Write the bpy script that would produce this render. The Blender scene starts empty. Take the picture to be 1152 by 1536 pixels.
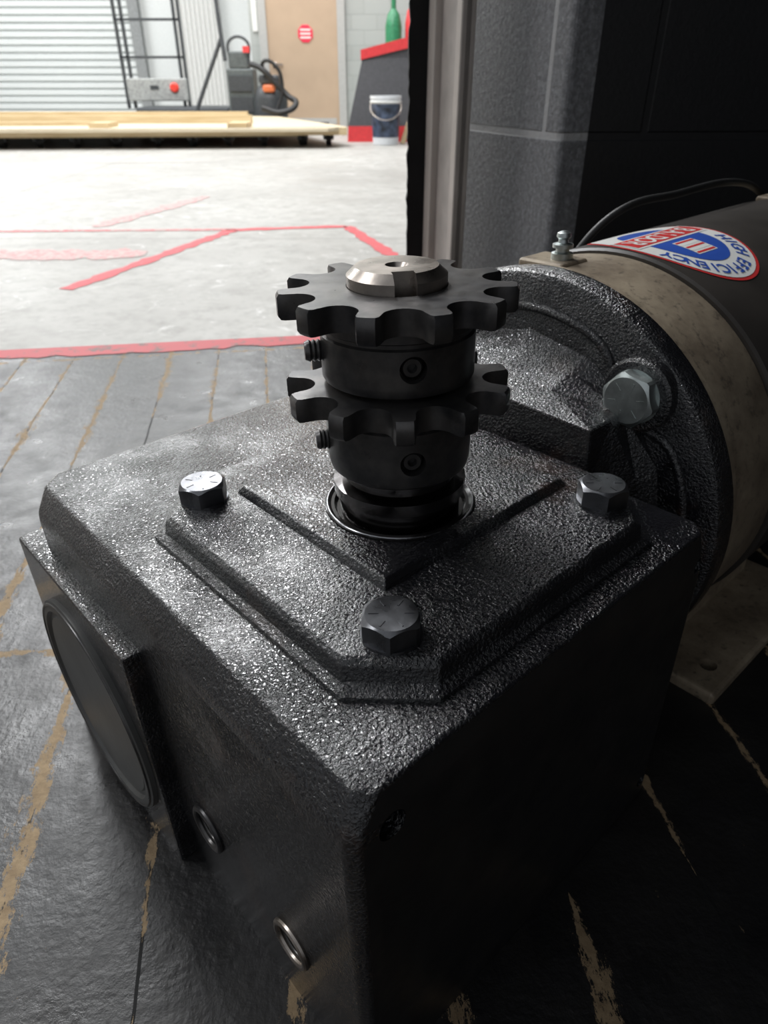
import bpy, bmesh, math, random
from mathutils import Matrix, Vector
random.seed(7)
D=0.16; W=2.08; H=W*D
PITCH=31.909; FPX=1039.87; RFIT=1.544
SHOPZ=H-0.65
scn=bpy.context.scene
COL=scn.collection
# ------------------------------------------------------------------ materials
class NT:
    def __init__(s,name):
        s.m=bpy.data.materials.new(name); s.m.use_nodes=True
        s.t=s.m.node_tree; s.b=s.t.nodes['Principled BSDF']
        s.tc=s.t.nodes.new('ShaderNodeTexCoord')
    def n(s,typ,**k):
        x=s.t.nodes.new(typ)
        for a,v in k.items():
            if hasattr(x,a): setattr(x,a,v)
            else: x.inputs[a].default_value=v
        return x
    def l(s,a,b): s.t.links.new(a,b)
    def noise(s,scale,detail=2,rough=.5,vec=None,dist=0):
        x=s.t.nodes.new('ShaderNodeTexNoise'); x.inputs['Scale'].default_value=scale
        x.inputs['Detail'].default_value=detail; x.inputs['Roughness'].default_value=rough
        x.inputs['Distortion'].default_value=dist
        s.l(vec if vec else s.tc.outputs['Object'],x.inputs['Vector']); return x.outputs['Fac']
    def ramp(s,f,stops):
        x=s.t.nodes.new('ShaderNodeValToRGB'); e=x.color_ramp.elements
        while len(e)<len(stops): e.new(.5)
        for i,(p,c) in enumerate(stops):
            e[i].position=p; e[i].color=(c,c,c,1) if not hasattr(c,'__len__') else (*c,1)
        s.l(f,x.inputs[0]); return x.outputs[0]
    def mix(s,f,a,b,mode='MIX'):
        x=s.t.nodes.new('ShaderNodeMix'); x.data_type='RGBA'; x.blend_type=mode
        for sock,val in ((x.inputs[0],f),(x.inputs[6],a),(x.inputs[7],b)):
            if isinstance(val,bpy.types.NodeSocket): s.l(val,sock)
            elif hasattr(val,'__len__'): sock.default_value=(*val,1)
            else: sock.default_value=val
        return x.outputs[2]
    def math(s,op,a,b=0.0):
        x=s.t.nodes.new('ShaderNodeMath'); x.operation=op
        for i,v in enumerate((a,b)):
            if isinstance(v,bpy.types.NodeSocket): s.l(v,x.inputs[i])
            else: x.inputs[i].default_value=v
        return x.outputs[0]
    def bump(s,h,strength=.5,dist=.001,prev=None):
        x=s.t.nodes.new('ShaderNodeBump'); x.inputs['Distance'].default_value=dist
        if isinstance(strength,bpy.types.NodeSocket): s.l(strength,x.inputs['Strength'])
        else: x.inputs['Strength'].default_value=strength
        s.l(h,x.inputs['Height'])
        if prev: s.l(prev,x.inputs['Normal'])
        return x.outputs[0]
    def out(s,col=None,rough=None,normal=None,metal=None,coat=0,**k):
        for nm,v in (('Base Color',col),('Roughness',rough),('Normal',normal),('Metallic',metal)):
            if v is None: continue
            if isinstance(v,bpy.types.NodeSocket): s.l(v,s.b.inputs[nm])
            elif hasattr(v,'__len__'): s.b.inputs[nm].default_value=(*v,1)
            else: s.b.inputs[nm].default_value=v
        if coat:
            s.b.inputs['Coat Weight'].default_value=coat; s.b.inputs['Coat Roughness'].default_value=.06
            if normal is not None: s.l(normal,s.b.inputs['Coat Normal'])
        return s.m
def simple(name,col,rough=.5,metal=0,bs=0,bstr=.3,bd=.0005,var=.25,vs=30):
    t=NT(name); f=t.noise(vs,4)
    c=t.mix(t.ramp(f,[(.3,0.),(.7,1.)]),[x*(1-var) for x in col],[min(1,x*(1+var)) for x in col])
    nrm=t.bump(t.noise(bs,3),bstr,bd) if bs else None
    return t.out(c,rough,nrm,metal)
def m_cast():
    t=NT('cast_black_paint')
    a=t.noise(760,3,.6,dist=.4); h=t.ramp(a,[(.38,0.),(.60,1.)])
    v=t.n('ShaderNodeTexVoronoi'); v.inputs['Scale'].default_value=700; t.l(t.tc.outputs['Object'],v.inputs['Vector'])
    st=t.ramp(t.noise(28,4,.65),[(.32,.22),(.66,.72)])
    n=t.bump(h,st,.0006); n=t.bump(v.outputs['Distance'],.28,.0006,n); n=t.bump(t.noise(70,2),.40,.001,n)
    rust=t.ramp(t.noise(22,6,.7),[(.58,0.),(.72,1.)])
    c=t.mix(rust,(.007,.007,.009),(.050,.030,.022))
    r=t.ramp(t.noise(90,3),[(.3,.12),(.7,.26)])
    return t.out(c,r,n,coat=1.)
def m_smoothblack():
    t=NT('smooth_black_paint')
    n=t.bump(t.noise(220,3,.6),.25,.0004); n=t.bump(t.noise(25,2),.15,.001,n)
    c=t.mix(t.ramp(t.noise(35,6,.7),[(.4,0.),(.75,1.)]),(.013,.013,.014),(.026,.024,.023))
    return t.out(c,t.ramp(t.noise(60,4),[(.3,.34),(.7,.5)]),n)
def m_oxide():
    t=NT('black_oxide_steel')
    n=t.bump(t.noise(500,3),.12,.0002)
    c=t.mix(t.ramp(t.noise(45,5,.65),[(.35,0.),(.7,1.)]),(.048,.048,.052),(.15,.142,.135))
    return t.out(c,t.ramp(t.noise(120,4),[(.3,.26),(.7,.42)]),n,.7)
def m_steel(name='machined_steel',col=(.45,.41,.37),rough=.3):
    t=NT(name); c=t.mix(t.ramp(t.noise(70,5,.7),[(.3,0.),(.75,1.)]),[x*.6 for x in col],col)
    n=t.bump(t.noise(700,2),.1,.0002)
    return t.out(c,t.ramp(t.noise(90,3),[(.3,rough*.8),(.7,rough*1.4)]),n,1.)
CAST=m_cast(); SMOOTH=m_smoothblack(); OXIDE=m_oxide(); STEEL=m_steel(col=(.55,.49,.44))
BOLTM=m_steel('zinc_bolt_dark',(.24,.245,.26),.28)
BOLTZ=m_steel('zinc_bolt',(.66,.72,.71),.36)
def m_tan():
    t=NT('worn_aluminium_endbell')
    c=t.mix(t.ramp(t.noise(26,7,.7),[(.35,0.),(.65,1.)]),(.18,.14,.10),(.40,.33,.24))
    c=t.mix(t.ramp(t.noise(180,4,.7),[(.55,0.),(.75,1.)]),c,(.08,.066,.052))
    return t.out(c,.45,t.bump(t.noise(300,3),.2,.0004),.2)
TAN=m_tan()
RUBBER=simple('black_rubber',(.012,.012,.012),.5)
MOTORB=simple('motor_black_enamel',(.040,.035,.031),.42,bs=200,bstr=.15)
DARKHOLE=simple('dark_recess',(.006,.006,.006),.35)  # near-black colour for the inside of cut holes and slots
SEALM=simple('seal_black',(.012,.011,.011),.15)
# ------------------------------------------------------------------ helpers
def add(name,me,mat,parent=None,M=None,smooth=False):
    o=bpy.data.objects.new(name,me); COL.objects.link(o)
    if mat:
        for m in (mat if isinstance(mat,list) else [mat]): me.materials.append(m)
    if parent: o.parent=parent
    if M is not None: o.matrix_local=M
    if smooth:
        for p in me.polygons: p.use_smooth=True
        auto(o)
    return o
def auto(o,ang=35):
    me=o.data
    bm=bmesh.new(); bm.from_mesh(me)
    for e in bm.edges:
        e.smooth = not (len(e.link_faces)==2 and e.calc_face_angle(0)>math.radians(ang))
    for f in bm.faces: f.smooth=True
    bm.to_mesh(me); bm.free()
def mesh(verts,faces):
    me=bpy.data.meshes.new('m'); me.from_pydata([tuple(v) for v in verts],[],faces); me.update()
    bm=bmesh.new(); bm.from_mesh(me); bmesh.ops.recalc_face_normals(bm,faces=bm.faces); bm.to_mesh(me); bm.free()
    return me
def loft(layers,cap0=True,cap1=True):
    n=len(layers[0]); V=[p for L in layers for p in L]; F=[]
    for i in range(len(layers)-1):
        for j in range(n):
            k=(j+1)%n; F.append((i*n+j,i*n+k,(i+1)*n+k,(i+1)*n+j))
    if cap0: F.append(tuple(range(n-1,-1,-1)))
    if cap1: F.append(tuple((len(layers)-1)*n+j for j in range(n)))
    return mesh(V,F)
def revolve(prof,segs=64):
    L=[[(r*math.cos(2*math.pi*j/segs),r*math.sin(2*math.pi*j/segs),z) for j in range(segs)] for r,z in prof]
    return loft(L)
def boxm(x0,x1,y0,y1,z0,z1):
    return loft([[(x0,y0,z),(x1,y0,z),(x1,y1,z),(x0,y1,z)] for z in (z0,z1)])
def zto(axis,loc):
    q=Vector(axis).to_track_quat('Z','Y'); return Matrix.Translation(Vector(loc))@q.to_matrix().to_4x4()
def empty(name,M=None):
    e=bpy.data.objects.new(name,None); COL.objects.link(e); e.empty_display_size=.05
    if M is not None: e.matrix_world=M
    return e
def bevel(o,w,seg=2,ang=30):
    b=o.modifiers.new('bev','BEVEL'); b.width=w; b.segments=seg; b.limit_method='ANGLE'; b.angle_limit=math.radians(ang)
    return o
def bake(o):
    dg=bpy.context.evaluated_depsgraph_get(); dg.update()
    me=bpy.data.meshes.new_from_object(o.evaluated_get(dg)); o.modifiers.clear(); o.data=me; return o
def cut(o,cutters):
    cs=[]
    for me,M in cutters:
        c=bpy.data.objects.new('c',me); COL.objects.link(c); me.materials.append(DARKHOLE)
        c.parent=o.parent; c.matrix_local=M
        cs.append(c); b=o.modifiers.new('b','BOOLEAN'); b.operation='DIFFERENCE'; b.object=c; b.solver='EXACT'
    bpy.context.view_layer.update(); bake(o)
    for c in cs: bpy.data.objects.remove(c)
    return o
def tube(name,pts,r,mat,parent=None,cyc=False):
    cu=bpy.data.curves.new(name,'CURVE'); cu.dimensions='3D'; cu.bevel_depth=r; cu.bevel_resolution=4; cu.resolution_u=12
    s=cu.splines.new('BEZIER'); s.bezier_points.add(len(pts)-1)
    for b,p in zip(s.bezier_points,pts): b.co=p; b.handle_left_type=b.handle_right_type='AUTO'
    s.use_cyclic_u=cyc; cu.materials.append(mat)
    o=bpy.data.objects.new(name,cu); COL.objects.link(o)
    if parent: o.parent=parent
    return o
def hexbolt(name,parent,loc,axis,r,h,mat,rot=0,marks=6):
    ap=r*math.cos(math.pi/6); N=48
    def hr(th): 
        t=(th+rot)%(math.pi/3)-math.pi/6; return ap/math.cos(t)
    L=[]
    for z0 in (0,.1):
        L.append([(hr(2*math.pi*j/N)*math.cos(2*math.pi*j/N),hr(2*math.pi*j/N)*math.sin(2*math.pi*j/N),z0*h) for j in range(N)])
    L.append([(hr(2*math.pi*j/N)*math.cos(2*math.pi*j/N),hr(2*math.pi*j/N)*math.sin(2*math.pi*j/N),h*.95-(hr(2*math.pi*j/N)-ap)*.8) for j in range(N)])
    L.append([(ap*.93*math.cos(2*math.pi*j/N),ap*.93*math.sin(2*math.pi*j/N),h) for j in range(N)])
    me=loft(L); bm=bmesh.new(); bm.from_mesh(me)
    bmesh.ops.create_cone(bm,cap_ends=True,segments=40,radius1=ap*1.10,radius2=ap*1.10,depth=h*.14,matrix=Matrix.Translation((0,0,-.02*h)))
    for i in range(marks):
        a=i*2*math.pi/marks+rot
        M=Matrix.Rotation(a,4,'Z')@Matrix.Translation((ap*.62,0,h*1.0))@Matrix.Diagonal((ap*.34,ap*.06,h*.05,1))
        bmesh.ops.create_cube(bm,size=1,matrix=M)
    bm.to_mesh(me); bm.free()
    o=add(name,me,mat,parent,zto(axis,loc),smooth=True); auto(o,14); return o
# ------------------------------------------------------------------ camera
Rcam=Matrix.Rotation(math.radians(90-PITCH),4,'X')
C=Vector((0,0,H))
cam=bpy.data.cameras.new('camera'); co=bpy.data.objects.new('camera',cam); COL.objects.link(co)
co.matrix_world=Matrix.Translation(C)@Rcam
cam.sensor_fit='VERTICAL'; cam.sensor_height=36; cam.sensor_width=27; cam.lens=FPX/1536*36
cam.clip_start=.01; cam.clip_end=200
cam.dof.use_dof=True; cam.dof.focus_distance=.25; cam.dof.aperture_fstop=22
scn.camera=co
# ------------------------------------------------------------------ gear frame
AZ=math.radians(48.6632)
tilt=Matrix.Translation(C)@Rcam@Matrix.Rotation(math.radians(RFIT),4,'Z')@Rcam.inverted()@Matrix.Translation(-C)
G=Matrix.Translation((0,0,-.001))@tilt@Matrix.Translation((-.0406*D,.7105*D,0))@Matrix.Rotation(math.pi/2-AZ,4,'Z')
Gi=G.inverted()
def P(u,v,w): return Vector((u*D,v*D,(W-w)*D))
def ldir(x,y):
    return (Gi.to_3x3()@Vector((x,y,0))).normalized()
A_,B_=1.198,1.5386
gear=empty('right_angle_gear_reducer',G)
def octo(u0,u1,v0,v1,w,ch):
    c=ch if hasattr(ch,'__len__') else (ch,)*4
    return [P(u0+c[0],v0,w),P(u1-c[1],v0,w),P(u1,v0+c[1],w),P(u1,v1-c[2],w),P(u1-c[2],v1,w),P(u0+c[3],v1,w),P(u0,v1-c[3],w),P(u0,v0+c[0],w)]
ch=(.020,.04,.03,.07)
body=add('housing',loft([octo(-.04,A_+.02,-.004,B_,W,ch),octo(-.045,A_+.01,-.006,B_,1.10,ch),octo(-.04,A_,-.004,B_,1.07,ch),octo(0,A_-.012,.006,B_-.012,1.0,(.030,.04,.03,.055))]),CAST,gear)
bevel(body,.0012,3,12)
bpy.context.view_layer.update(); bake(body)
def cylm(r,h,segs=32): return revolve([(r,-h/2),(r,h/2)],segs)
cuts=[]
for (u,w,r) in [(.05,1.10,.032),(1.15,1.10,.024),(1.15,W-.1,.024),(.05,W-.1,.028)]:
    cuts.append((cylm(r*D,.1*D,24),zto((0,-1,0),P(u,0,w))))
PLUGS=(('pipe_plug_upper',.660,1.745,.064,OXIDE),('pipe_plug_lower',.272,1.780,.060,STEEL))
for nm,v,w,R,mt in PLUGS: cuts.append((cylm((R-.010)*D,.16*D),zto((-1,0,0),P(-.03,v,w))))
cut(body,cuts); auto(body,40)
body.data.materials.append(SMOOTH)
si=[m.name if m else '' for m in body.data.materials].index(SMOOTH.name)
for p in body.data.polygons:
    if p.normal.y<-.95 and p.area>2e-4: p.material_index=si
def ring(name,loc,axis,R,r,mat,parent=gear):
    V=[];F=[];N=56;M_=10
    for i in range(N):
        a=2*math.pi*i/N
        for j in range(M_):
            b=2*math.pi*j/M_; V.append(((R+r*math.cos(b))*math.cos(a),(R+r*math.cos(b))*math.sin(a),r*math.sin(b)))
            F.append((i*M_+j,((i+1)%N)*M_+j,((i+1)%N)*M_+(j+1)%M_,i*M_+(j+1)%M_))
    return add(name,mesh(V,F),mat,parent,zto(axis,loc),smooth=True)
for nm,v,w,R,mt in PLUGS:
    ring(nm+'_rim',P(-.046,v,w),(-1,0,0),R*D,.010*D,mt)
    for k in range(4): ring(nm+'_thread_%d'%k,P(-.038+.011*k,v,w),(-1,0,0),(R-.012)*D,.004*D,OXIDE)
    add(nm+'_socket',revolve([(R*.85*D,-.04*D),(R*.85*D,0),(R*.45*D,0),(R*.4*D,-.02*D)],24),OXIDE,gear,zto((-1,0,0),P(.02,v,w)),smooth=True)
fl=add('bearing_flange',boxm(-.094*D,.0,.836*D,1.608*D,.002,(W-1.2035)*D),CAST,gear)
bevel(fl,.0016,2)
fcv,fcw,fr=1.225,1.655,.365
add('bearing_cap',revolve([(fr*D,0),(fr*D,.014*D),((fr-.012)*D,.020*D),((fr-.035)*D,.020*D),((fr-.042)*D,.008*D),((fr-.055)*D,.008*D),((fr-.06)*D,.013*D),(.02*D,.013*D)],96),
    simple('cap_grey_paint',(.085,.085,.082),.42,bs=150,bstr=.3,vs=25),gear,zto((-1,0,0),P(-.094,fcv,fcw)),smooth=True)
ring('cap_snap_ring',P(-.112,fcv,fcw),(-1,0,0),(fr-.012)*D,.005*D,OXIDE)
# cover plate
cu,cv,hc,cc=.6253,.5853,.488,.135
def cov(e,w): h=hc+e; return octo(cu-h,cu+h,cv-h,cv+h,w,cc)
cover=add('cover_plate',loft([cov(.030,1.01),cov(.030,.988),cov(.008,.979),cov(.004,.943),cov(-.008,.93)]),CAST,gear)
bevel(cover,.0005,2,15)
cut(cover,[(cylm(.197*D,.06*D,64),zto((0,0,1),P(cu,cv,.93)))]); auto(cover,25)
# L-shaped raised ridge as one mitred casting
def Lr(e,w):
    a,b=cu-.285-e,cv-.255-e       # outer corner
    a2,b2=cu-.222+e,cv-.192+e     # inner corner
    return [P(a,b,w),P(cu+.37+e,b,w),P(cu+.37+e,b2,w),P(a2,b2,w),P(a2,cv+.33+e,w),P(a,cv+.33+e,w)]
lr=add('cover_ridge',loft([Lr(.006,.935),Lr(0,.922),Lr(-.010,.908)]),CAST,gear); bevel(lr,.0006,3,15)
for i,(du,dv,rt) in enumerate(((-1,-1,.3),(-1,1,.1),(1,-1,.25),(1,1,0.))):
    hexbolt('cover_bolt_%d'%(i+1),gear,P(cu+du*.368,cv+dv*.368,.926),(0,0,1),.066*D,.050*D,BOLTM,rt)
add('shaft_seal',revolve([(.196*D,-.03*D),(.196*D,.004*D),(.188*D,.008*D),(.18*D,.002*D),(.172*D,.002*D),(.165*D,-.012*D),(.12*D,-.012*D)],72),SEALM,gear,zto((0,0,1),P(cu,cv,.93)),smooth=True)
ring('seal_spring_ring',P(cu,cv,.926),(0,0,1),.19*D,.004*D,m_steel('chrome',(.42,.42,.44),.2))
add('shaft_sleeve',revolve([(.155*D,0),(.155*D,.05*D),(.168*D,.06*D),(.168*D,.09*D),(.14*D,.1*D),(.14*D,.14*D)],64),m_steel('sleeve_dark',(.22,.21,.21),.18),gear,zto((0,0,1),P(cu,cv,.94)),smooth=True)
shaft=add('output_shaft',revolve([(.112*D,0),(.112*D,(.94-.352)*D),(.092*D,(.94-.334)*D),(.026*D,(.94-.334)*D),(.010*D,(.94-.352)*D)],64),STEEL,gear,zto((0,0,1),P(cu,cv,.94)),smooth=True)
kd=ldir(.16,-1.)
bk=boxm(.066*D,.14*D,-.024*D,.024*D,-.2*D,.03*D)
Mk=Matrix.Translation(P(cu,cv,.334))@Matrix.Rotation(math.atan2(kd.y,kd.x),4,'Z')
cut(shaft,[(bk,Mk)])
auto(shaft)
# sprockets
def sprocket(name,wtop,hub_h,rot,fdir,grooved):
    N=11; Rp=.240; rr=.043; Rt=.268; pts=[]
    for i in range(N):
        a0=2*math.pi*i/N+rot; c=Vector((Rp*math.cos(a0),Rp*math.sin(a0)))
        for t in range(-5,6):
            th=a0+math.pi-math.radians(16.*t)
            pts.append((c.x+rr*math.cos(th),c.y+rr*math.sin(th)))
        hs=math.pi/N
        for (rad,off) in ((.2585,.090),(Rt-.001,.070),(Rt,0),(Rt-.001,-.070),(.2585,-.090)):
            pts.append((rad*math.cos(a0+hs-off),rad*math.sin(a0+hs-off)))
    T=.056
    def lay(z,shr):
        out=[]
        for x,y in pts:
            r=math.hypot(x,y); k=1-shr*max(0,(r-.21))/r
            out.append((x*k*D,y*k*D,z*D))
        return out
    me=loft([lay(-T,.10),lay(-T+.008,0),lay(-.008,0),lay(0,.10)])
    o=add(name,me,OXIDE)
    M=G@Matrix.Translation(P(cu,cv,wtop)); o.matrix_world=M
    h=hub_h
    if grooved: prof=[(.174,-T-h),(.178,-T-h+.006),(.178,-T-h*.86),(.178,-T-.04),(.172,-T-.036),(.172,-T-.028),(.178,-T-.024),(.178,-T+.001)]
    else: prof=[(.160,-T-h),(.172,-T-h+.010),(.176,-T-h+.03),(.176,-T-.02),(.171,-T-.015),(.171,-T+.001)]
    hub=add('h',revolve([(r*D,z*D) for r,z in prof],72),OXIDE); hub.matrix_world=M
    u=o.modifiers.new('u','BOOLEAN'); u.operation='UNION'; u.object=hub; u.solver='EXACT'
    bpy.context.view_layer.update(); bake(o); bpy.data.objects.remove(hub)
    hz=-T-h*.55
    d1=ldir(*fdir); d2=Vector((d1.y,-d1.x,0))
    cs=[(cylm(.1135*D,.9*D,64),M),(cylm(.030*D,.2*D,24),M@zto(d1,Vector((0,0,hz*D))+d1*.16*D))]
    cut(o,cs); auto(o,38)
    def screw(nm,d,r0,L):
        s=revolve([(.025*D,0)]+[((.025 if k%2 else .021)*D,(k+1)*L*D/14) for k in range(12)]+[(.020*D,L*D),(.011*D,L*D),(.011*D,(L-.02)*D)],24)
        add(nm,s,OXIDE,o,zto(d,Vector((0,0,hz*D))+d*r0*D),smooth=True)
    screw('set_screw_1',d1,.105,.058)
    screw('set_screw_2',d2,.14,.075 if grooved else .065)
    return o
sp1=sprocket('roller_chain_sprocket',.375,.145,.02,(.17,-.98),True)
sp2=sprocket('roller_chain_sprocket.001',.588,.165,.30,(.17,-.98),False)
# ------------------------------------------------------------------ adapter + motor
mv,mw,mR=.755,1.22,.72
motor=empty('electric_motor',G)
def MU(u): return zto((1,0,0),P(u,mv,mw))
add('adapter_flange',revolve([(.45*D,0),(.695*D,0),(.712*D,.008*D),(mR*D,.022*D),(mR*D,.085*D),(.5*D,.085*D)],128),CAST,gear,MU(1.37),smooth=True)
def sq(u,R,k,n=16,cw=0):
    L=[]
    for j in range(n):
        a=2*math.pi*j/n
        c,s=math.cos(a),math.sin(a); m=max(abs(c),abs(s))
        r=R*((1-k)+k/m*.92)
        L.append(P(u,mv+r*c,mw+cw-r*s))
    return L
bell=add('adapter_bell',loft([sq(1.15,.43,.9,16),sq(1.24,.46,.7,16),sq(1.32,.50,.3,16),sq(1.38,.55,.0,16)]),CAST,gear); bevel(bell,.001,2,20)
for k,a in enumerate((47,135,225,315)):
    c,s=math.cos(math.radians(a)),math.sin(math.radians(a))
    v=mv-.59*c; w=mw-.60*s
    add('bolt_boss_%d'%k,revolve([(.115*D,-.03*D),(.11*D,.03*D),(.10*D,.038*D)],24),CAST,gear,zto((-1,0,0),P(1.37,v,w)),smooth=True)
    hexbolt('flange_bolt_%d'%k,gear,P(1.332,v,w),(-1,0,0),.084*D,.045*D,BOLTZ,.2,6)
    add('adapter_rib_%d'%k,loft([[P(1.375,mv-c*.60-s*.015,mw-s*.60+c*.015),P(1.375,mv-c*.60+s*.015,mw-s*.60-c*.015),P(1.16,mv-c*.44+s*.015,mw-s*.44-c*.015),P(1.16,mv-c*.44-s*.015,mw-s*.44+c*.015)],
        [P(1.375,mv-c*.3-s*.12,mw-s*.3+c*.12),P(1.375,mv-c*.3+s*.12,mw-s*.3-c*.12),P(1.16,mv-c*.3+s*.12,mw-s*.3-c*.12),P(1.16,mv-c*.3-s*.12,mw-s*.3+c*.12)]]),CAST,gear)
pts=[]
for k in range(73):
    a=math.radians(5*k); bump=sum(math.exp(-((math.degrees(a)-x+180)%360-180)**2/110.) for x in (47,135,225,315))
    r=.610-.145*bump
    pts.append(P(1.370,mv-r*math.cos(a),mw-r*math.sin(a)))
tube('flange_rim_cast',pts[:-1],.015*D,CAST,gear,True)
add('front_endbell',revolve([(.5*D,0),((mR-.005)*D,0),((mR-.005)*D,.03*D),((mR-.02)*D,.035*D),((mR-.02)*D,.345*D),((mR-.03)*D,.36*D),(.5*D,.36*D)],128),TAN,motor,MU(1.456),smooth=True)
add('motor_shell',revolve([(.5*D,0),((mR-.012)*D,0),((mR-.004)*D,.01*D),((mR-.004)*D,1.5*D),(.5*D,1.5*D)],128),MOTORB,motor,MU(1.81),smooth=True)
add('rear_endbell',revolve([(.5*D,0),((mR-.02)*D,0),((mR-.02)*D,.3*D),((mR-.1)*D,.42*D),(.3*D,.5*D)],128),TAN,motor,MU(3.30),smooth=True)
for i,(u,v) in enumerate(((1.60,.83),(3.42,.83))):
    bo=add('grease_boss_%d'%i,boxm((u-.08)*D,(u+.07)*D,(v-.06)*D,(v+.12)*D,(W-.56)*D,(W-.510)*D),TAN,motor); bevel(bo,.002,3)
    z=[(.036,0),(.036,.02),(.022,.024),(.022,.035),(.034,.037),(.034,.048),(.018,.052),(.016,.062),(.024,.070),(.022,.082),(.010,.088)]
    add('grease_fitting_%d'%i,revolve([(r*D,h*D) for r,h in z],12),BOLTZ,motor,zto((0,0,1),P(u,v,.511)),smooth=True)
for s,v0,v1 in (('near',.02,.42),('far',1.09,1.49)):
    o=add('foot_'+s,boxm(1.75*D,2.75*D,v0*D,v1*D,-.03*D,.03*D),TAN,motor)
    bevel(o,.003,3)
    bpy.context.view_layer.update(); bake(o)
    vc=v0+.1 if s=='near' else v1-.1
    cut(o,[(cylm(.035*D,.2*D,24),zto((0,0,1),P(u,vc,W))) for u in (1.9,2.6)])
    vv=(v0+v1)/2+(.12 if s=='near' else -.12)
    add('foot_web_'+s,boxm(1.85*D,2.65*D,(vv-.03)*D,(vv+.03)*D,.0,.5*D),TAN,motor)
tube('motor_lead',[P(2.15,1.25,.78),P(2.35,1.12,.50),P(2.7,1.02,.44),P(3.2,1.0,.44),P(3.9,1.1,.6)],.016*D,RUBBER,motor)
# sticker (curved on the shell)
Rs=(mR-.0035)
SU,SPH=2.10,.07
def wrap(x,y,e):
    x*=1.02; y*=1.08
    u=SU-x; ph=SPH+y/Rs; r=Rs+e
    return P(u,mv-r*math.sin(ph),mw-r*math.cos(ph))
WHITE=simple('sticker_white',(.75,.75,.72),.35,var=.05); BLUE=simple('sticker_blue',(.03,.09,.42),.35,var=.1); RED=simple('sticker_red',(.62,.04,.04),.35,var=.1)
sticker=empty('oval_motor_label',G)
def disc(name,r0,r1,e,mat):
    V=[];F=[];N=72;K=5
    for k in range(K+1):
        r=r0+(r1-r0)*k/K
        for j in range(N):
            a=2*math.pi*j/N; V.append(wrap(r*math.cos(a),r*math.sin(a)*1.12,e))
    for k in range(K):
        for j in range(N):
            F.append((k*N+j,k*N+(j+1)%N,(k+1)*N+(j+1)%N,(k+1)*N+j))
    add(name,mesh(V,F),mat,sticker)
disc('border',.001,.262,.0012,RED); disc('face',.001,.250,.0020,WHITE)
disc('blue_field',.001,.168,.0028,BLUE)
def rect(name,x0,x1,y0,y1,e,mat,n=10,sl=0):
    V=[];F=[]
    for i in range(n+1):
        for j in range(n+1):
            y=y0+(y1-y0)*j/n
            V.append(wrap(x0+(x1-x0)*i/n+sl*y,y,e))
    for i in range(n):
        for j in range(n): F.append((i*(n+1)+j,(i+1)*(n+1)+j,(i+1)*(n+1)+j+1,i*(n+1)+j+1))
    add(name,mesh(V,F),mat,sticker)
rect('brand_band_white',-.235,.235,-.105,.005,.0034,WHITE); rect('brand_band',-.225,.225,-.095,-.005,.0040,RED)
for i in range(5): rect('flag_stripe_%d'%i,-.055,.065,.035+i*.02,.045+i*.02,.0040,RED if i%2==0 else WHITE,6)
rect('flag_ground',-.06,.07,.03,.13,.0034,WHITE,6)
def text(name,s,size,place,mat,e):
    for i,chh in enumerate(s):
        if chh==' ': continue
        cu_=bpy.data.curves.new('f','FONT'); cu_.body=chh; cu_.size=size; cu_.align_x='CENTER'; cu_.align_y='CENTER'; cu_.offset=size*.02
        t=bpy.data.objects.new('f',cu_); COL.objects.link(t); bpy.context.view_layer.update()
        me=bpy.data.meshes.new_from_object(t.evaluated_get(bpy.context.evaluated_depsgraph_get())); bpy.data.objects.remove(t)
        x0,y0,a=place(i)
        for v in me.vertices:
            x=v.co.x*math.cos(a)-v.co.y*math.sin(a)+x0; y=v.co.x*math.sin(a)+v.co.y*math.cos(a)+y0
            v.co=wrap(x,y,e)
        me.materials.clear(); add('%s_%d'%(name,i),me,mat,sticker)
S1='HIGH EFFICIENCY'
def pl(i):
    a=math.radians(160-140*i/(len(S1)-1)); return .209*math.cos(a),.209*1.12*math.sin(a),a-math.pi/2
text('arc_text',S1,.066,pl,BLUE,.0036)
text('band_text','BALDOR',.095,lambda i:(-.17+.068*i,-.052,0),WHITE,.0048)
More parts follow.
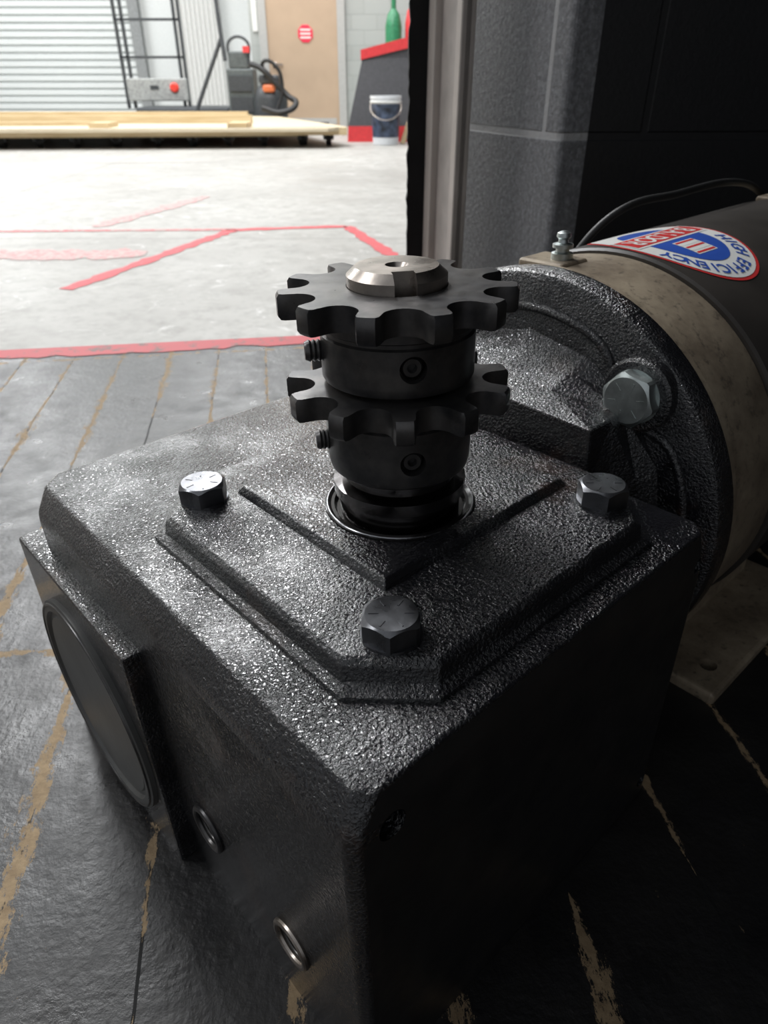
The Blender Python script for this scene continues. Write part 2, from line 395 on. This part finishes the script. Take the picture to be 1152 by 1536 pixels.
# ------------------------------------------------------------------ stage deck
def m_deck():
    t=NT('black_painted_boards'); PLK=.0667
    sep=t.n('ShaderNodeSeparateXYZ'); t.l(t.tc.outputs['Object'],sep.inputs[0])
    x=t.math('ADD',sep.outputs[0],t.math('MULTIPLY',t.math('SUBTRACT',t.noise(14,3),.5),.005))
    fr=t.math('FRACT',t.math('ADD',t.math('DIVIDE',x,PLK),.38))
    dist=t.math('ABSOLUTE',t.math('SUBTRACT',fr,.5))
    mp=t.n('ShaderNodeMapping'); mp.inputs['Scale'].default_value=(1,.35,1); t.l(t.tc.outputs['Object'],mp.inputs[0])
    nz=t.noise(130,7,.85,mp.outputs[0])
    gatev=t.ramp(t.noise(11,4,.65,mp.outputs[0]),[(.42,0.),(.60,1.)])
    thr=t.math('SUBTRACT',.503,t.math('MULTIPLY',t.math('MULTIPLY',t.math('MAXIMUM',t.math('SUBTRACT',nz,.42),0.),.85),gatev))
    seam=t.math('GREATER_THAN',dist,thr)
    fy=t.math('ABSOLUTE',t.math('SUBTRACT',t.math('FRACT',t.math('DIVIDE',t.math('ADD',sep.outputs[1],.055),.61)),.5))
    sc=t.math('GREATER_THAN',t.math('ADD',fy,t.math('MULTIPLY',t.math('SUBTRACT',t.noise(60,6,.75),.5),.06)),.4975)
    chips=t.math('GREATER_THAN',t.noise(80,6,.78,mp.outputs[0]),.675)
    m=t.math('MAXIMUM',t.math('MAXIMUM',seam,t.math('MULTIPLY',sc,.9)),t.math('MULTIPLY',chips,.55))
    tan=t.mix(t.noise(160,4,.7),(.13,.08,.04),(.50,.37,.22))
    base=t.mix(t.ramp(t.noise(9,6,.7),[(.35,0.),(.7,1.)]),(.008,.008,.009),(.024,.022,.021))
    c=t.mix(m,base,tan)
    crack=t.math('GREATER_THAN',dist,.488); c=t.mix(t.math('MULTIPLY',crack,t.math('SUBTRACT',1,m)),c,(.004,.004,.004))
    n=t.bump(t.noise(220,4,.65),.40,.0010); n=t.bump(t.noise(50,3,.6),.42,.0016,n); n=t.bump(t.math('SUBTRACT',1,crack),.5,.001,n)
    r=t.ramp(t.noise(26,5,.7),[(.3,.24),(.7,.52)])
    r=t.mix(t.math('MAXIMUM',m,crack),r,(.8,.8,.8))
    return t.out(c,r,n)
DK=Matrix.Translation((-.09,1.05,0))@Matrix.Rotation(math.radians(9),4,'Z')
deck=add('stage_deck',boxm(-6,5,-5,0,SHOPZ,0),m_deck()); deck.matrix_world=DK
def m_red(name,lo=.5,hi=.6,base=(.38,.37,.345)):
    t=NT(name); f=t.ramp(t.noise(35,6,.75),[(lo,0.),(hi,1.)])
    c=t.mix(f,(.52,.055,.065),base); return t.out(c,.6)
V=[];F=[];n=160
for i in range(n+1):
    x=-3+3.4*i/n
    V+= [(x,-.036+.008*random.uniform(-1,1),.0008),(x,.001,.0008)]
for i in range(n): F.append((2*i,2*i+2,2*i+3,2*i+1))
st=add('red_edge_stripe',mesh(V,F),m_red('edge_red_paint',.52,.62,(.16,.09,.08))); st.matrix_world=DK
# ------------------------------------------------------------------ shop floor
def m_conc():
    t=NT('polished_concrete')
    a=t.ramp(t.noise(.9,6,.65),[(.3,0.),(.7,1.)])
    c=t.mix(a,(.30,.288,.266),(.43,.42,.392))
    c=t.mix(t.ramp(t.noise(14,7,.75),[(.45,0.),(.75,1.)]),c,(.23,.22,.20))
    c=t.mix(t.ramp(t.noise(5,8,.8,dist=1.5),[(.58,0.),(.66,1.)]),c,(.58,.57,.55))
    sep=t.n('ShaderNodeSeparateXYZ'); t.l(t.tc.outputs['Object'],sep.inputs[0])
    for ax,per,off in ((0,3.2,.9),(1,2.6,.35)):
        d=t.math('ABSOLUTE',t.math('SUBTRACT',t.math('FRACT',t.math('DIVIDE',t.math('ADD',sep.outputs[ax],off),per)),.5))
        c=t.mix(t.math('MULTIPLY',t.math('LESS_THAN',d,.0022),.6),c,(.12,.11,.10))
    return t.out(c,t.ramp(t.noise(3,5),[(.3,.42),(.7,.6)]),t.bump(t.noise(60,4),.1,.001))
fo=add('floor',boxm(-14,8,-6,20,SHOPZ-.1,SHOPZ),m_conc())
def strip(name,pts,w,mat):
    V=[];F=[]
    for (a,b) in zip(pts[:-1],pts[1:]):
        a=Vector(a);b=Vector(b);L=(b-a).length;d=(b-a)/L;nn=Vector((-d.y,d.x)); m=max(4,int(L/.04)); k0=len(V)
        for i in range(m+1):
            p=a+d*L*i/m; ww=w*min(1,.35+min(i,m-i)*.25) if 'smear' in name else w
            V+= [(*(p+nn*(ww/2+random.uniform(-.18,.18)*w)),SHOPZ+.002),(*(p-nn*(ww/2+random.uniform(-.18,.18)*w)),SHOPZ+.002)]
        for i in range(m): F.append((k0+2*i,k0+2*i+1,k0+2*i+3,k0+2*i+2))
    return add(name,mesh(V,F),mat)
TAPE=m_red('floor_tape_red',.58,.72); SMEAR=m_red('floor_red_smear',.28,.60)
strip('floor_tape_line',[(-1.16,2.58),(-.77,3.77),(-.195,3.87),(.09,3.0)],.062,TAPE)
strip('floor_tape_line.001',[(-2.6,3.7),(-.77,3.78)],.045,m_red('floor_tape_red_faded',.44,.62))
strip('floor_paint_smear',[(-1.17,4.97),(-1.5,3.85)],.11,SMEAR)
strip('floor_paint_smear.001',[(-1.9,3.15),(-1.05,3.2)],.20,SMEAR)
strip('floor_paint_smear.002',[(-1.5,7.3),(-2.8,7.2)],.10,m_red('floor_faint_smear',.2,.45))
# ------------------------------------------------------------------ dark block walls at right
def m_cmu(name,c0,c1,mort,zoff,bs=(.4,.2),bump=.6,xo=.11,spk=2.2):
    t=NT(name); sep=t.n('ShaderNodeSeparateXYZ'); t.l(t.tc.outputs['Object'],sep.inputs[0])
    cb=t.n('ShaderNodeCombineXYZ'); t.l(t.math('ADD',sep.outputs[0],xo),cb.inputs[0]); t.l(t.math('SUBTRACT',sep.outputs[2],zoff),cb.inputs[1])
    br=t.n('ShaderNodeTexBrick'); t.l(cb.outputs[0],br.inputs['Vector'])
    br.inputs['Scale'].default_value=1; br.inputs['Brick Width'].default_value=bs[0]; br.inputs['Row Height'].default_value=bs[1]
    br.inputs['Mortar Size'].default_value=.005; br.inputs['Mortar Smooth'].default_value=.3; br.inputs['Color1'].default_value=(*c0,1); br.inputs['Color2'].default_value=(*c1,1); br.inputs['Mortar'].default_value=(*mort,1)
    c=t.mix(t.ramp(t.noise(160,5,.8),[(.45,0.),(.75,1.)]),br.outputs[0],[min(1,x*spk) for x in c1])
    n=t.bump(t.noise(140,5,.75),bump,.004); n=t.bump(t.math('SUBTRACT',1,br.outputs['Fac']),.6,.004,n)
    return t.out(c,.5,n)
CMU=m_cmu('charcoal_block_paint',(.18,.183,.192),(.20,.204,.215),(.50,.50,.50),.277,bump=.9,xo=-.0)
Aw=Vector((.118,1.13)); Bw=Vector((.204,.91))
d=(Bw-Aw); L1=d.length
w1=add('wall_right',boxm(-.0,L1,0,.3,0,3.2),CMU); w1.matrix_world=Matrix.Translation((Aw.x,Aw.y,0))@Matrix.Rotation(math.atan2(d.y,d.x),4,'Z'); bevel(w1,.008,4)
CMUD=m_cmu('block_shade_in_colour',(.007,.007,.008),(.007,.007,.008),(.007,.007,.008),.277,bump=.2,spk=1.3)  # dark block wall turned from the light; shade put into colour, joints blacked out
w2=add('wall_stage',boxm(0,1.2,0,.25,0,3.2),CMUD); w2.matrix_world=Matrix.Translation((Bw.x+.012,Bw.y+.012,0))@Matrix.Rotation(math.radians(4),4,'Z')
w3=add('unseen_light_block_side',boxm(1.3,1.5,-3,.95,0,3.2),CMUD)  # unseen dark wall, added to block light from the housing's right face
cs_=add('unseen_light_block_top',boxm(.3,1.5,-3,1.0,3.2,3.3),CMUD)  # unseen dark slab overhead, added to cut light at the right
post=empty('door_frame_post')
PM=simple('worn_primer_metal',(.46,.415,.38),.45,.15,bs=60,var=.15,vs=12)
pa=Vector((.0690,1.12)); pb=Vector((.0965,.99)); pd=(pb-pa); pL=pd.length
PMx=Matrix.Translation((pa.x,pa.y,0))@Matrix.Rotation(math.atan2(pd.y,pd.x),4,'Z')
o=add('post_face',boxm(0,pL,0,.006,0,3.2),simple('post_grey',(.38,.345,.32),.5,.1,var=.15),post,PMx)
o=add('post_lip_left',boxm(-.002,.030,-.010,.006,0,3.2),PM,post,PMx); bevel(o,.002)
o=add('post_lip_right',boxm(pL-.022,pL,-.006,.012,0,3.2),PM,post,PMx); bevel(o,.002)
V=[];F=[];n=320
for i in range(n+1):
    z=3.2*i/n; e=.034+random.uniform(-.0015,.0015)
    V+=[(e,1.12,z),(.068,1.12,z),(.068,1.15,z),(e,1.15,z)]
for i in range(n):
    for k in range(4): F.append((4*i+k,4*i+(k+1)%4,4*i+4+(k+1)%4,4*i+4+k))
F+= [(0,1,2,3),(4*n,4*n+3,4*n+2,4*n+1)]
add('black_curtain_edge',mesh(V,F),simple('black_felt',(.006,.006,.006),.95))
# ------------------------------------------------------------------ shop background
BLK=m_cmu('grey_block_paint',(.35,.37,.35),(.39,.41,.39),(.29,.31,.29),0.,bump=.2,spk=1.2)
YB=13.2
w=add('wall_back',boxm(-2.1,6,YB,YB+.3,SHOPZ,6),BLK)
w=add('wall_back_left',boxm(-14,-2.1,17,17.3,SHOPZ,6),simple('white_wall_panel',(.65,.67,.66),.6,var=.05))
w=add('wall_return',boxm(-2.1,-1.9,YB+.3,17.3,SHOPZ,6),simple('grey_wall_return',(.5,.52,.5),.6,var=.05))
w=add('wall_left',boxm(-14.2,-14,-6,17.3,SHOPZ,6),simple('left_wall_paint',(.5,.51,.5),.6,var=.05))
ce=add('ceiling',boxm(-14,8,1.6,17.3,6,6.2),simple('ceiling_white',(.5,.5,.5),.7,var=.03))
door=empty('door_1')
BEI=simple('beige_door_paint',(.46,.34,.235),.5,var=.05,vs=3); FRM=simple('door_frame_grey',(.42,.42,.40),.5,var=.05)
dx0,dx1=-1.83,-.73; f0=SHOPZ
add('leaf',boxm(dx0,dx1,YB-.03,YB,f0+.01,f0+2.15),BEI,door)
for nm,a in (('jamb_left',(dx0-.12,dx0,YB-.06,YB,f0,f0+2.2)),('jamb_right',(dx1,dx1+.12,YB-.06,YB,f0,f0+2.2)),('head',(dx0-.12,dx1+.12,YB-.06,YB,f0+2.15,f0+2.27))):
    add(nm,boxm(*a),FRM,door)
add('kick_plate',boxm(dx0+.05,dx1-.05,YB-.035,YB-.03,f0+.03,f0+.12),FRM,door)
add('lever_rose',revolve([(.04,0),(.04,.02),(.02,.03)],20),STEEL,door,zto((0,-1,0),(dx0+.09,YB-.03,f0+.86)))
add('lever',boxm(dx0+.08,dx0+.22,YB-.09,YB-.065,f0+.85,f0+.875),STEEL,door)
sign=add('stop_sign',revolve([(.125,0),(.125,.008),(.12,.01)],8),simple('sign_red',(.75,.04,.08),.4,var=.05)); sign.matrix_world=zto((0,-1,0),(-1.23,YB-.03,f0+1.27))@Matrix.Rotation(math.pi/8,4,'Z')
for k in range(3): add('sign_text_bar_%d'%k,boxm(-.08,.08,-.012,.012,.01,.013),WHITE,sign,Matrix.Rotation(-math.pi/8,4,'Z')@Matrix.Translation((0,(k-1)*.05,0)))
nt=add('wall_notice',boxm(-2.05,-1.97,YB-.02,YB,f0+1.3,f0+1.75),WHITE)
rd=empty('roll_up_door'); SL=simple('slat_grey_white',(.66,.685,.675),.45,var=.04)
V=[];F=[];z=f0
while z<f0+4.2:
    for (dy,dz) in ((0,0),(-.05,.02),(-.05,.095),(0,.115)):
        V+=[(-12.,16.95+dy,z+dz),(-5.0,16.95+dy,z+dz)]
    z+=.125
for i in range(len(V)//2-1): F.append((2*i,2*i+1,2*i+3,2*i+2))
add('slat_curtain',mesh(V,F),SL,rd)
add('guide_rail',boxm(-5.05,-4.85,16.8,17,f0,f0+4.3),simple('rail_grey',(.25,.26,.26),.5),rd)
V=[];F=[]
for i in range(41):
    x=-4.15+.9*i/40; y=16.85-(.04 if i%4 in (1,2) else 0); V+=[(x,y,f0),(x,y,f0+4.5)]
for i in range(40): F.append((2*i,2*i+2,2*i+3,2*i+1))
add('corrugated_panel',mesh(V,F),simple('corrugated_white',(.68,.68,.66),.4,var=.04))
lift=empty('personnel_lift'); DG=simple('dark_steel_paint',(.05,.055,.06),.5); LG=simple('lift_grey_plastic',(.34,.35,.34),.5)
LY=13.4
for x in (-4.28,-4.17,-3.34,-3.26): add('mast_rail',boxm(x,x+.035,LY,LY+.08,f0+.25,f0+3.),DG,lift)
for z in (.95,1.45): add('mast_rung',boxm(-4.28,-3.24,LY,LY+.04,f0+z,f0+z+.035),DG,lift)
o=add('control_panel',boxm(-4.2,-3.22,LY-.12,LY-.01,f0+.36,f0+.68),LG,lift); bevel(o,.02)
o=add('panel_button',revolve([(.07,0),(.07,.03),(.05,.05)],20),simple('button_red',(.85,.06,.04),.4),lift,zto((0,-1,0),(-3.42,LY-.12,f0+.55)))
add('panel_label',boxm(-3.82,-3.68,LY-.125,LY-.12,f0+.52,f0+.58),DG,lift)
o=add('chassis',boxm(-4.0,-2.5,LY-.5,LY+.6,f0+.1,f0+.28),DG,lift); bevel(o,.03)
for x in (-3.9,-2.65):
    for y in (LY-.45,LY+.45): add('wheel',revolve([(.1,-.04),(.1,.04)],20),RUBBER,lift,zto((0,1,0),(x,y,f0+.1)))
tri=empty('push_broom')
tube('handle',[(-2.95,12.4,f0+.15),(-2.70,12.45,f0+.65),(-2.42,12.5,f0+1.2)],.03,DG,tri); tube('handle_b',[(-2.45,12.5,f0+1.9),(-2.43,12.45,f0+1.4),(-2.38,12.4,f0+.9)],.03,DG,tri)
o=add('broom_head',boxm(-3.2,-2.6,12.3,12.45,f0,f0+.15),DG,tri)
cart=empty('welder_cart'); CG=simple('cart_grey',(.10,.115,.115),.45)
o=add('cabinet',boxm(-2.38,-1.98,12.4,12.8,f0+.12,f0+.80),CG,cart); bevel(o,.02)
for z in (.32,.6): add('panel',boxm(-2.35,-2.01,12.37,12.4,f0+z-.09,f0+z+.11),DG,cart)
o=add('upper_box',boxm(-2.34,-2.05,12.42,12.7,f0+.80,f0+1.02),CG,cart); bevel(o,.02)
for x in (-2.3,-2.05): add('caster',revolve([(.06,-.02),(.06,.02)],16),RUBBER,cart,zto((1,0,0),(x,12.5,f0+.06)))
tube('push_handle',[(-2.3,12.45,f0+.85),(-2.3,12.45,f0+1.15),(-2.05,12.45,f0+1.15),(-2.05,12.45,f0+.85)],.02,DG,cart)
add('cart_tag',boxm(-2.1,-2.0,12.36,12.37,f0+1.0,f0+1.08),simple('tag_red',(.7,.05,.05),.5),cart)
vac=empty('shop_vacuum'); ORG=simple('orange_plastic',(.75,.20,.07),.45)
add('tank',revolve([(.2,.08),(.24,.12),(.25,.4),(.24,.44),(.2,.55),(.1,.62),(.05,.63)],32),DG,vac,Matrix.Translation((-1.72,12.3,f0)),smooth=True)
o=add('motor_housing',boxm(-1.80,-1.62,12.03,12.3,f0+.50,f0+.60),ORG,vac); bevel(o,.03)
o=add('vac_cap',boxm(-1.86,-1.56,12.06,12.4,f0+.60,f0+.72),DG,vac); bevel(o,.04)
for a in range(4): add('vac_caster',revolve([(.05,-.02),(.05,.02)],14),RUBBER,vac,zto((1,0,0),(-1.72+.2*math.cos(a*1.57+.7),12.3+.2*math.sin(a*1.57+.7),f0+.05)))
tube('hose',[(-1.95,12.1,f0+.85),(-1.8,12.0,f0+.80),(-1.6,12.0,f0+.62),(-1.42,12.0,f0+.45),(-1.30,11.9,f0+.36),(-1.5,11.8,f0+.25),(-1.8,11.9,f0+.3)],.04,RUBBER,vac)
tube('cord',[(-1.75,12.1,f0+.7),(-1.75,12.0,f0+.88),(-1.6,12.0,f0+.85),(-1.5,12.,f0+.6),(-1.62,11.95,f0+.2)],.025,RUBBER,vac)
# wooden rolling platform
plat=empty('rolling_wood_platform')
def m_wood(name,c0,c1):
    t=NT(name); mp=t.n('ShaderNodeMapping'); mp.inputs['Scale'].default_value=(.6,8,8); t.l(t.tc.outputs['Object'],mp.inputs[0])
    c=t.mix(t.ramp(t.noise(3,5,.6,mp.outputs[0]),[(.3,0.),(.7,1.)]),c0,c1); return t.out(c,.6)
WD=m_wood('pine_lumber',(.50,.37,.20),(.66,.53,.33)); WD2=m_wood('plywood_top',(.50,.41,.28),(.64,.56,.41))
zt=H-.453
def prism(pts,z0,z1): return loft([[(x,y,z) for x,y in pts] for z in (z0,z1)])
add('deck_panel',prism([(-7,8.3),(-.62,8.75),(-.42,9.1),(-1.6,11.9),(-7,12.2)],zt-.03,zt),WD2,plat)
add('front_rail',prism([(-7,8.25),(-.42,8.95),(-.42,9.03),(-7,8.33)],zt-.075,zt-.0),WD,plat)
add('front_rail_lower',prism([(-7,8.5),(-1.,9.12),(-1.,9.2),(-7,8.6)],zt-.10,zt-.031),WD,plat)
add('top_joist',prism([(-7,9.6),(-1.65,9.9),(-1.65,9.99),(-7,9.69)],zt,zt+.085),WD,plat)
add('top_joist_b',prism([(-7,10.9),(-1.9,11.1),(-1.9,11.2),(-7,11.0)],zt,zt+.085),WD,plat)
add('top_joist_c',prism([(-7,9.0),(-3.4,9.35),(-3.4,9.44),(-7,9.1)],zt,zt+.04),WD,plat)
for x in (-3.3,-1.75): add('cleat',boxm(x,x+.22,8.85,9.2,zt,zt+.05),WD,plat)
for i,x in enumerate((-4.3,-3.9,-3.5,-3.05,-2.6,-2.2,-1.8,-1.4,-.95,-.65)):
    for row in (0,1.6):
        y=8.45+(x+7)*.107+.1+row
        add('caster_wheel',revolve([(.06,-.03),(.06,.03)],18),RUBBER,plat,zto((1,.3*(i%3),0),(x-row*.1,y,f0+.06)))
        add('caster_fork',boxm(x-.06-row*.1,x+.06-row*.1,y-.04,y+.04,f0+.06,zt-.031),DG,plat)
# crash mat stack
tub=empty('crash_mat_stack'); BK=simple('vinyl_black',(.05,.05,.055),.55,var=.15); RD=simple('vinyl_red',(.66,.045,.05),.5,var=.1)
def fr_(x0,x1,y0,y1,z0,X0,X1,Y0,Y1,z1): return loft([[(x0,y0,z0),(x1,y0,z0),(x1,y1,z0),(x0,y1,z0)],[(X0,Y0,z1),(X1,Y0,z1),(X1,Y1,z1),(X0,Y1,z1)]])
add('base_band',fr_(-.45,1.6,9.75,11.0,f0,-.44,1.6,9.76,11.,f0+.17),RD,tub)
add('mat_body',fr_(-.44,1.6,9.77,11.,f0+.17,-.26,1.6,9.95,11.,f0+.88),BK,tub)
o=add('top_band',loft([[(-.28,9.93,f0+.86),(1.6,9.93,f0+1.25),(1.6,11.,f0+1.25),(-.28,11.,f0+.86)],[(-.28,9.93,f0+.96),(1.6,9.93,f0+1.38),(1.6,11.,f0+1.38),(-.28,11.,f0+.96)]]),RD,tub)
add('mat_wedge',loft([[(-.26,9.95,f0+.87),(1.6,9.95,f0+.87),(1.6,11,f0+.87),(-.26,11,f0+.87)],[(-.26,9.95,f0+.875),(1.6,9.95,f0+1.26),(1.6,11,f0+1.26),(-.26,11,f0+.875)]]),BK,tub)
for k,(x,rad,h,mt) in enumerate(((.14,.12,1.7,simple('green_paint',(.03,.20,.09),.4)),(.42,.11,1.75,RD))):
    add('gas_cylinder' if k==0 else 'gas_cylinder.001',revolve([(rad*.9,0),(rad,.02),(rad,h*.78),(rad*.75,h*.86),(rad*.3,h*.9),(rad*.3,h)],24),mt,None,Matrix.Translation((x,12.4,f0)),smooth=True)
# bucket
bk=empty('plastic_bucket',Matrix.Translation((.02,9.35,f0)))
add('pail',revolve([(.145,0),(.15,.005),(.175,.47),(.182,.47),(.182,.5),(.168,.5),(.14,.02)],40),simple('bucket_white',(.66,.68,.70),.35,var=.04),bk,smooth=True)
add('pail_label',revolve([(.1555,.08),(.1755,.42),(.174,.42),(.154,.08)],40),simple('label_navy',(.04,.055,.09),.4,var=.9,vs=14),bk,smooth=True)
ring('pail_rib',(0,0,.44),(0,0,1),.178,.008,WHITE,bk)
tube('bail',[(-.18,0,.44),(-.15,-.14,.32),(0,-.19,.26),(.15,-.14,.32),(.18,0,.44)],.006,STEEL,bk)
tube('wood_stick_prop',[(.22,9.4,f0),(.45,9.6,f0+.65)],.03,WD)
# ------------------------------------------------------------------ lights
def area(name,loc,sx,sy,power,rot=(0,0,0),col=(1,1,1)):
    l=bpy.data.lights.new(name,'AREA'); l.shape='RECTANGLE'; l.size=sx; l.size_y=sy; l.energy=power; l.color=col
    o=bpy.data.objects.new(name,l); COL.objects.link(o); o.location=loc; o.rotation_euler=[math.radians(a) for a in rot]; return o
for i,(x,y,sx,sy,p) in enumerate(((-7.5,12.5,2,4,600),(-2.6,11.5,1.6,2,320),(-1.6,7.2,.6,2.6,260),(-3.6,6.4,.6,2.6,280),(-1.4,4.2,.35,1.6,90),(-2.8,4.6,.4,1.8,120),(1.6,10,1.2,2,210),(-4.8,1.8,.8,2.4,160))):
    area('ceiling_light.%03d'%i,(x,y,5.8),sx,sy,p,(0,0,0),(.97,.985,1.))
wd=bpy.data.worlds.new('world'); scn.world=wd; wd.use_nodes=True
bg=wd.node_tree.nodes['Background']; bg.inputs[0].default_value=(.90,.94,1,1); bg.inputs[1].default_value=.38
scn.view_settings.view_transform='Standard'; scn.view_settings.look='None'; scn.view_settings.exposure=0
